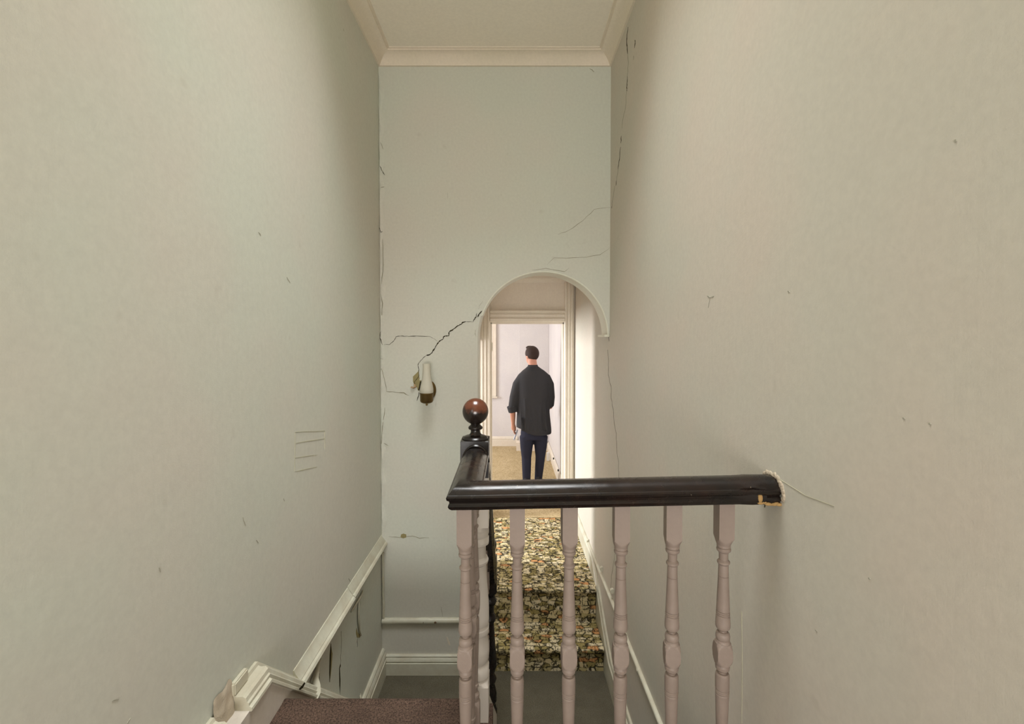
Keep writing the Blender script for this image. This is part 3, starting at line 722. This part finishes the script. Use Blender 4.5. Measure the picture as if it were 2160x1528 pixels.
# balusters
PXM = 1.2/F
def yz(y): return -(y-1068)*PXM
bp = [(.003, .05), (yz(1146), .05), (yz(1147), .0278), (yz(1153), .0225), (yz(1158), .0195), (yz(1162), .0178), (yz(1163), .0172), (yz(1168), .0172), (yz(1169), .0148), (yz(1170.5), .0168), (yz(1173), .0182), (yz(1176.5), .0172), (yz(1180), .0130), (yz(1184), .0116), (yz(1196), .0116), (yz(1197.5), .0135), (yz(1200), .0160), (yz(1203), .0160), (yz(1205.5), .0140), (yz(1207), .0125),
      (yz(1231), .0132), (yz(1232), .0120), (yz(1233), .0132), (yz(1306), .0168), (yz(1308), .0150), (yz(1310), .0172), (yz(1312), .0153), (yz(1314), .0174), (yz(1316.5), .0154), (yz(1319), .0175), (yz(1336), .0186), (yz(1341), .0184), (yz(1345), .0165), (yz(1348), .0115), (yz(1350), .0095), (yz(1352), .0102), (yz(1353), .0135), (yz(1356), .0165), (yz(1361), .0180), (yz(1367), .0174), (yz(1369), .0152), (yz(1371), .0170), (yz(1375), .0178),
      (yz(1376), .0205), (yz(1380), .0232), (yz(1388), .0262), (yz(1400), .0275), (yz(1410), .0262), (yz(1418), .0228), (yz(1422), .0200), (yz(1424), .0160), (yz(1428), .0180), (yz(1434), .0172), (yz(1438), .0122), (yz(1440), .0100), (yz(1442), .0108), (yz(1443), .0150), (yz(1446), .0172), (yz(1452), .0178),
      (yz(1477), .0176), (yz(1479), .0158), (yz(1481), .0177), (yz(1483), .0158), (yz(1485), .0175), (yz(1487.5), .0157), (yz(1490), .0171), (yz(1592), .0134), (yz(1594), .0128), (yz(1596), .0134), (yz(1620), .0130), (yz(1622), .0155), (yz(1628), .0158), (yz(1631), .0125), (yz(1642), .0122), (yz(1648), .0172), (yz(1654), .0182), (yz(1660), .0172), (yz(1664), .0178), (yz(1680), .0278), (yz(1681), .05)]
def baluster_mesh():
    bm = bmesh.new()
    pr = bp + [(-.97, .05)]
    turned(bm, dense(pr, .0025), .0196, seg=56)
    me_o = link('baluster', bm, M['baluster'], bal, 20); return me_o
b0 = baluster_mesh()
rnd = random.Random(12)
xs = [at(p, 1100, YRL).x for p in (981.5, 1091, 1200.5, 1310, 1419, 1527)]
spots = [(x, YRL, zrail(x)) for x in xs] + [(XN, YRL+.136, zrail(XN)), (XN, YRL+.27, zrail(XN))]
rots = [-4, 0, 1.5, -3, -7, -2, 2, 0]
for i, (x, y, z) in enumerate(spots):
    o = b0 if i == 0 else b0.copy()
    if i: COL.objects.link(o); o.parent = bal
    o.location = Vector((x, y, z))-Vector(bal.location); o.rotation_euler = (0, 0, R(rots[i]))
# newel with dark head and painted shaft
s16 = 1.62/F; nz = lambda y: CZ-(y-CYH)*s16
hN = .0485
newel = None
bm = bmesh.new()
turned(bm, [(nz(1003), .2), (at(1000, 933, YN-hN).z, .2), (at(1000, 933, YN-hN).z+.002, .064)], hN, XN-.004, YN)
newel = link('newel_post', bm, M['wood'], bal, 28, loc=(XN-.004, YN, .9))
pr = [(1003, .2), (1108, .2), (1109, .055), (1115, .050), (1117, .050), (1119, .044), (1122, .047), (1128, .047), (1134, .044), (1138, .047), (1144, .0505), (1149, .049), (1153, .038), (1156, .036), (1178, .036), (1181, .042), (1186, .0455), (1191, .044), (1195, .037), (1240, .041), (1280, .0465), (1312, .050), (1320, .048), (1324, .041), (1327, .043), (1330, .048), (1337, .0495), (1343, .046), (1346, .039), (1360, .044), (1380, .048), (1398, .046), (1406, .040), (1410, .044), (1418, .050), (1432, .050), (1436, .044), (1440, .05), (1446, .068), (1447, .2), (1900, .2)]
bm = bmesh.new(); turned(bm, dense([(nz(a), b) for a, b in pr], .006), hN-.002, XN-.004, YN, 48)
link('newel_shaft', bm, M['newelpaint'], newel, 28)['label'] = 'chipped off-white painted turned newel shaft'
ztop = at(1000, 933, YN-hN).z
bm = bmesh.new(); mz = lambda y: at(1000, y, YN).z
lathe(bm, [(ztop-.001, .045), (ztop+.004, .0475), (mz(926), .0465), (mz(921), .041), (mz(919), .034), (mz(917), .022), (mz(912), .0165), (mz(907), .0165), (mz(905), .024), (mz(902.5), .0255), (mz(900), .024), (mz(897), .018), (mz(893), .015)], XN-.004, YN, 40)
link('newel_cap', bm, M['wood'], newel, 40)
bc = at(1001, 868, YN)
bm = bmesh.new(); ellip(bm, (XN-.004, YN, bc.z), .0455, .0455, .0462, 40, 28)
link('ball_finial', bm, M['ballwood'], newel, 80, loc=(XN-.004, YN, bc.z))['label'] = 'worn ball with red-brown bare top'
# arched scribe where the rail meets the newel
bm = bmesh.new()
zc_ = zrail(XN)+.018
arcp = [(XN+.040*math.cos(math.pi*i/20), YN-hN-.0, zc_+.052*math.sin(math.pi*i/20)) for i in range(21)]
sweep(bm, arcp, [(-.007, -.001), (.007, -.001), (.008, .006), (.004, .010), (-.006, .008)], (0, -1, 0), 1)
link('rail_collar', bm, M['wood'], newel, 30)

# ------------------------------------------------------------ lower newel, sloping handrail and balusters down the flight
YL = 2.70; hL = .043; s27 = YL/F; lzz = lambda y: CZ-(y-CYH)*s27
stb = thing('stair_railing', 'sloping dark stair rail ending at a dark turned newel, behind the white newel', 'railing', (XN, YL, ZH))
XL2 = -.118
bm = bmesh.new()
pr = [(1181, .2), (1249, .2), (1250, .058), (1256, .044), (1262, .032), (1267, .034), (1273, .042), (1279, .038), (1284, .028), (1300, .027), (1305, .033), (1311, .040), (1317, .034), (1322, .026), (1370, .034), (1400, .043), (1415, .042), (1432, .028), (1437, .034), (1443, .041), (1449, .036), (1453, .028), (1475, .042), (1490, .042), (1498, .030), (1503, .038), (1509, .040), (1514, .03), (1518, .055), (1519, .2), (1562, .2)]
turned(bm, dense([(lzz(a), b) for a, b in pr], .008), hL, XL2, YL, 40)
ln = link('newel_post', bm, M['wood'], stb, 28)
bm = bmesh.new(); lathe(bm, [(lzz(1181), .040), (lzz(1177), .041), (lzz(1174), .03), (lzz(1171), .016), (lzz(1168), .015)], XL2, YL, 32)
ellip(bm, (XL2, YL, lzz(1153)), .042, .042, .043, 28, 20); link('ball_finial', bm, M['wood'], ln, 60)
bm = bmesh.new()
za, zb = zrail(XN)-.03, lzz(1235)
sweep(bm, [(XN-.002, YN+hN+.002, za), (XN-.002, YL-hL+.004, zb)], [(b, a) for a, b in prof], (1, 0, 0), -1)
link('handrail', bm, M['wood'], stb, 28)
for i in range(4):
    y = YN+.19+.23*i; zt = za+(zb-za)*(y-YN)/(YL-YN)+.008; o = b0.copy(); COL.objects.link(o); o.parent = stb
    sc_ = (zt-(-.201*(i+1)-.15))/.97
    o.location = Vector((XN-.012, y, zt))-Vector(stb.location); o.rotation_euler = (0, 0, 0); o.scale = (.9, .9, sc_)
bm = bmesh.new()
loft(bm, [[Vector((x, y, z)) for y, z in ((1.68, .02), (1.68, -.30), (2.66, -1.24), (2.66, -.86))] for x in (-.16, -.075)])
link('outer_string', bm, M['trimpink'], stb)

# ------------------------------------------------------------ man walking away in the bedroom
YP = 6.02
man = thing('person', 'man in a loose charcoal shirt and dark navy trousers walking away through the far doorway', 'person', (at(1125, 1000, YP).x, YP, ZU))
def q(px, py, dy=0): return at(px, py, YP) + Vector((0, dy, 0))
def ering(c, rx, ry, n=20, rot=0, p=2.0):
    out = []
    for k in range(n):
        a = 2*math.pi*k/n; cx_, sy_ = math.cos(a), math.sin(a)
        x = rx*math.copysign(abs(cx_)**(2/p), cx_); y = ry*math.copysign(abs(sy_)**(2/p), sy_)
        out.append(c+Vector((x*math.cos(rot)-y*math.sin(rot), x*math.sin(rot)+y*math.cos(rot), 0)))
    return out
# body (one continuous surface): head, neck, trunk, arms, hands, legs
bm = bmesh.new()
hc = q(1122, 751, .02); hr = Matrix.Rotation(R(32), 3, 'Z')   # head turned to his left
ellip(bm, hc+Vector((0, 0, .018)), .080, .094, .100, 24, 18, hr)
ellip(bm, hc+hr@Vector((0, .022, -.045)), .058, .070, .072, 20, 14, hr)      # jaw
tube(bm, [hc+hr@Vector((0, .088, .010)), hc+hr@Vector((0, .112, -.022)), hc+hr@Vector((0, .094, -.032))], [.010, .015, .011], 8)   # nose
for s in (-1, 1): ellip(bm, hc+hr@Vector((s*.076, -.004, -.008)), .008, .020, .030, 10, 8, hr)
ellip(bm, hc+hr@Vector((0, .086, -.058)), .022, .012, .012, 10, 8, hr)
tube(bm, [hc+Vector((0, -.015, -.03)), q(1124, 772, -.005), q(1125, 786, 0), q(1126, 800, .01)], [.056, .058, .064, .09], 16)
loft(bm, [ering(q(1126, y, 0), a, b) for y, a, b in ((786, .10, .07), (797, .185, .10), (820, .18, .11), (850, .16, .105), (880, .15, .10), (905, .165, .11), (925, .16, .11))])
sh, el, wr = q(1099, 800), q(1081, 858, -.01), q(1082.5, 896, .03)
tube(bm, [sh, el, wr], [.050, .040, .026], 12); tube(bm, [el, (el+wr)/2, wr], [.040, .036, .025], 12)
palm = q(1083.5, 904, .05)
hd = (palm-wr).normalized()
tube(bm, [wr, palm, palm+hd*.03], [.024, .034, .028], 12)
for k, (dy_, ln_) in enumerate(((-.030, .060), (-.010, .072), (.010, .068), (.028, .052))):
    a = palm+hd*.035+Vector((-.004, dy_, 0)); b = a+Vector((.006, .004, -ln_*.5)); c = b+Vector((.022, .004, -ln_*.4)); tube(bm, [a, b, c], [.011, .0095, .008], 8)
tube(bm, [palm+Vector((.0, .03, .01)), palm+Vector((.02, .045, -.02)), palm+Vector((.026, .04, -.05))], [.013, .011, .009], 8)
sh2, el2, wr2 = q(1154, 800), q(1161, 857, .01), q(1146, 868, .22)
tube(bm, [sh2, el2], [.050, .040], 12); tube(bm, [el2, wr2], [.040, .026], 12)
tube(bm, [wr2, wr2+Vector((-.05, .06, 0))], [.026, .034], 10)
for k in range(4):
    a = wr2+Vector((-.05, .05+.0, .03-.02*k)); tube(bm, [a, a+Vector((-.035, .03, 0)), a+Vector((-.06, .01, 0))], [.011, .0095, .008], 8)
tube(bm, [wr2+Vector((-.02, .04, .03)), wr2+Vector((-.05, .06, .055))], [.013, .010], 8)
fl_z = ZU
aL, aR = q(1110.5, 1012, -.06), q(1136, 1010, .05)
for hip, knee, ank in ((q(1112, 918), q(1111, 966, .0), aL), (q(1140, 918), q(1140, 966, .03), aR)):
    tube(bm, [hip, (hip+knee)/2, knee, (knee*.6+ank*.4), ank], [.085, .072, .052, .050, .036], 14)
body = link('body', bm, M['skin'], man, 60); remesh(body, .0075, 3)
# hair
bm = bmesh.new()
ellip(bm, hc+hr@Vector((0, -.008, .030)), .087, .101, .100, 26, 20, hr)
for v in list(bm.verts):
    l_ = hr.inverted()@(v.co-hc)
    lim = -.066+.95*max(0, l_.y+.035)
    if l_.z < lim: v.co -= (v.co-hc)*.16
ellip(bm, hc+hr@Vector((0, .045, .105)), .055, .050, .026, 16, 10, hr)
hair = link('hair', bm, M['hair'], man, 60)
# shirt
bm = bmesh.new()
tor = [(773, 1124, .070, .066), (777, 1124.5, .098, .078), (782, 1125, .142, .095), (788, 1125.7, .182, .106), (794, 1126, .204, .115), (803, 1126.5, .218, .125), (820, 1126, .216, .135), (845, 1125.5, .210, .138), (870, 1125, .212, .140), (890, 1125.5, .222, .145), (903, 1126, .228, .150), (914, 1126.5, .226, .150)]
loft(bm, [ering(q(c, y, 0), a, b, 28, 0, 2.3) for y, c, a, b in tor])
for v in bm.verts:   # curved tails
    pz = v.co.z; zl = q(1126, 914).z
    if abs(pz-zl) < .004: v.co.z += -.012 + .10*min(1, ((v.co.x-q(1130, 900).x)/.22)**2)*(1 if v.co.x < q(1130, 900).x else .12)
tube(bm, [q(1104, 796), q(1092, 812, -.005), q(1085, 838, -.015), q(1081, 862, -.01)], [.075, .070, .064, .058], 14)
tube(bm, [q(1149, 796), q(1158, 812, .0), q(1161, 838, .0), q(1160, 857, .02)], [.075, .068, .060, .055], 14)
tube(bm, [q(1160, 853, .01), q(1150, 862, .14)], [.056, .048], 14)
for k in range(7):   # soft drape folds
    x_ = 1098+k*8.5
    tube(bm, [q(x_, 840, -.128), q(x_+2*math.sin(k), 875, -.137), q(x_+3*math.cos(k), 905, -.142)], [.006, .012, .015], 8)
shirt = link('shirt', bm, M['charcoal'], man, 60); remesh(shirt, .010, 6)
bm = bmesh.new()
tube(bm, [q(1080, 856, -.01), q(1083, 869, -.004)], [.070, .064], 20)
tube(bm, [q(1076, 857, -.02), q(1088, 864, -.05), q(1097, 872, -.02)], [.010, .018, .012], 10)
cuff = link('rolled_cuff', bm, M['charcoal'], man, 60); remesh(cuff, .006, 3)
bm = bmesh.new()
bmesh.ops.create_cone(bm, cap_ends=False, segments=24, radius1=.074, radius2=.060, depth=.035)
bmesh.ops.translate(bm, verts=bm.verts, vec=q(1124, 772.5, -.002))
col_ = link('collar', bm, M['charcoal'], man, 60); sm = col_.modifiers.new('t', 'SOLIDIFY'); sm.thickness = .006
# trousers
bm = bmesh.new()
loft(bm, [ering(q(1126, y, 0), a, b, 24) for y, a, b in ((900, .165, .115), (915, .172, .125), (926, .165, .12))])
for hip, knee, ank in ((q(1110.5, 920), q(1110.5, 966, .0), q(1110.5, 1016, -.06)), (q(1141, 920), q(1140, 966, .03), q(1136, 1014, .05))):
    tube(bm, [hip, (hip+knee)/2, knee, (knee+ank)/2, ank], [.092, .082, .064, .058, .050], 18)
tr = link('trousers', bm, M['navy'], man, 60); remesh(tr, .009, 4)
for (a, s) in ((aL, 1), (aR, 1)):
    bm = bmesh.new(); c = Vector((a.x, a.y+.05, ZU))
    loft(bm, [ering(Vector((c.x, c.y+dy, ZU+.028+zz)), rx, ry, 18) for dy, zz, rx, ry in ((0, 0, .046, .135), (0, .02, .047, .134), (-.01, .04, .044, .115), (-.05, .065, .040, .065), (-.055, .085, .040, .048))])
    sho = link('shoe', bm, M['shoe'], man, 50)
    bm = bmesh.new(); loft(bm, [ering(Vector((c.x, c.y, ZU+z)), rx, .138, 18) for z, rx in ((.001, .046), (.006, .049), (.024, .049), (.028, .046))]); link('sole', bm, M['sole'], sho, 50)
bm = bmesh.new(); c = q(1088, 920, .07); box(bm, -.008, .008, -.034, .034, -.07, .07, .004)
bmesh.ops.rotate(bm, verts=bm.verts, cent=(0, 0, 0), matrix=Matrix.Rotation(R(20), 3, 'Y')); bmesh.ops.translate(bm, verts=bm.verts, vec=c)
tag(link('phone', bm, M['phone'], None, 40, loc=c), 'small pale handheld device held low in the man\'s left hand', 'phone')
# small white socket box beside the right skirting in the bedroom
p = at(1156, 972, 7.2)
sb = thing('socket_box', 'small white socket box by the skirting of the far room, beside the man\'s leg', 'socket', (p.x, 7.2, ZU))
bx('housing', p.x-.022, p.x+.026, 7.19, 7.225, ZU, ZU+.135, M['white'], sb, .004)
bx('face_plate', p.x-.016, p.x+.02, 7.184, 7.191, ZU+.05, ZU+.12, M['white'], sb, .002)
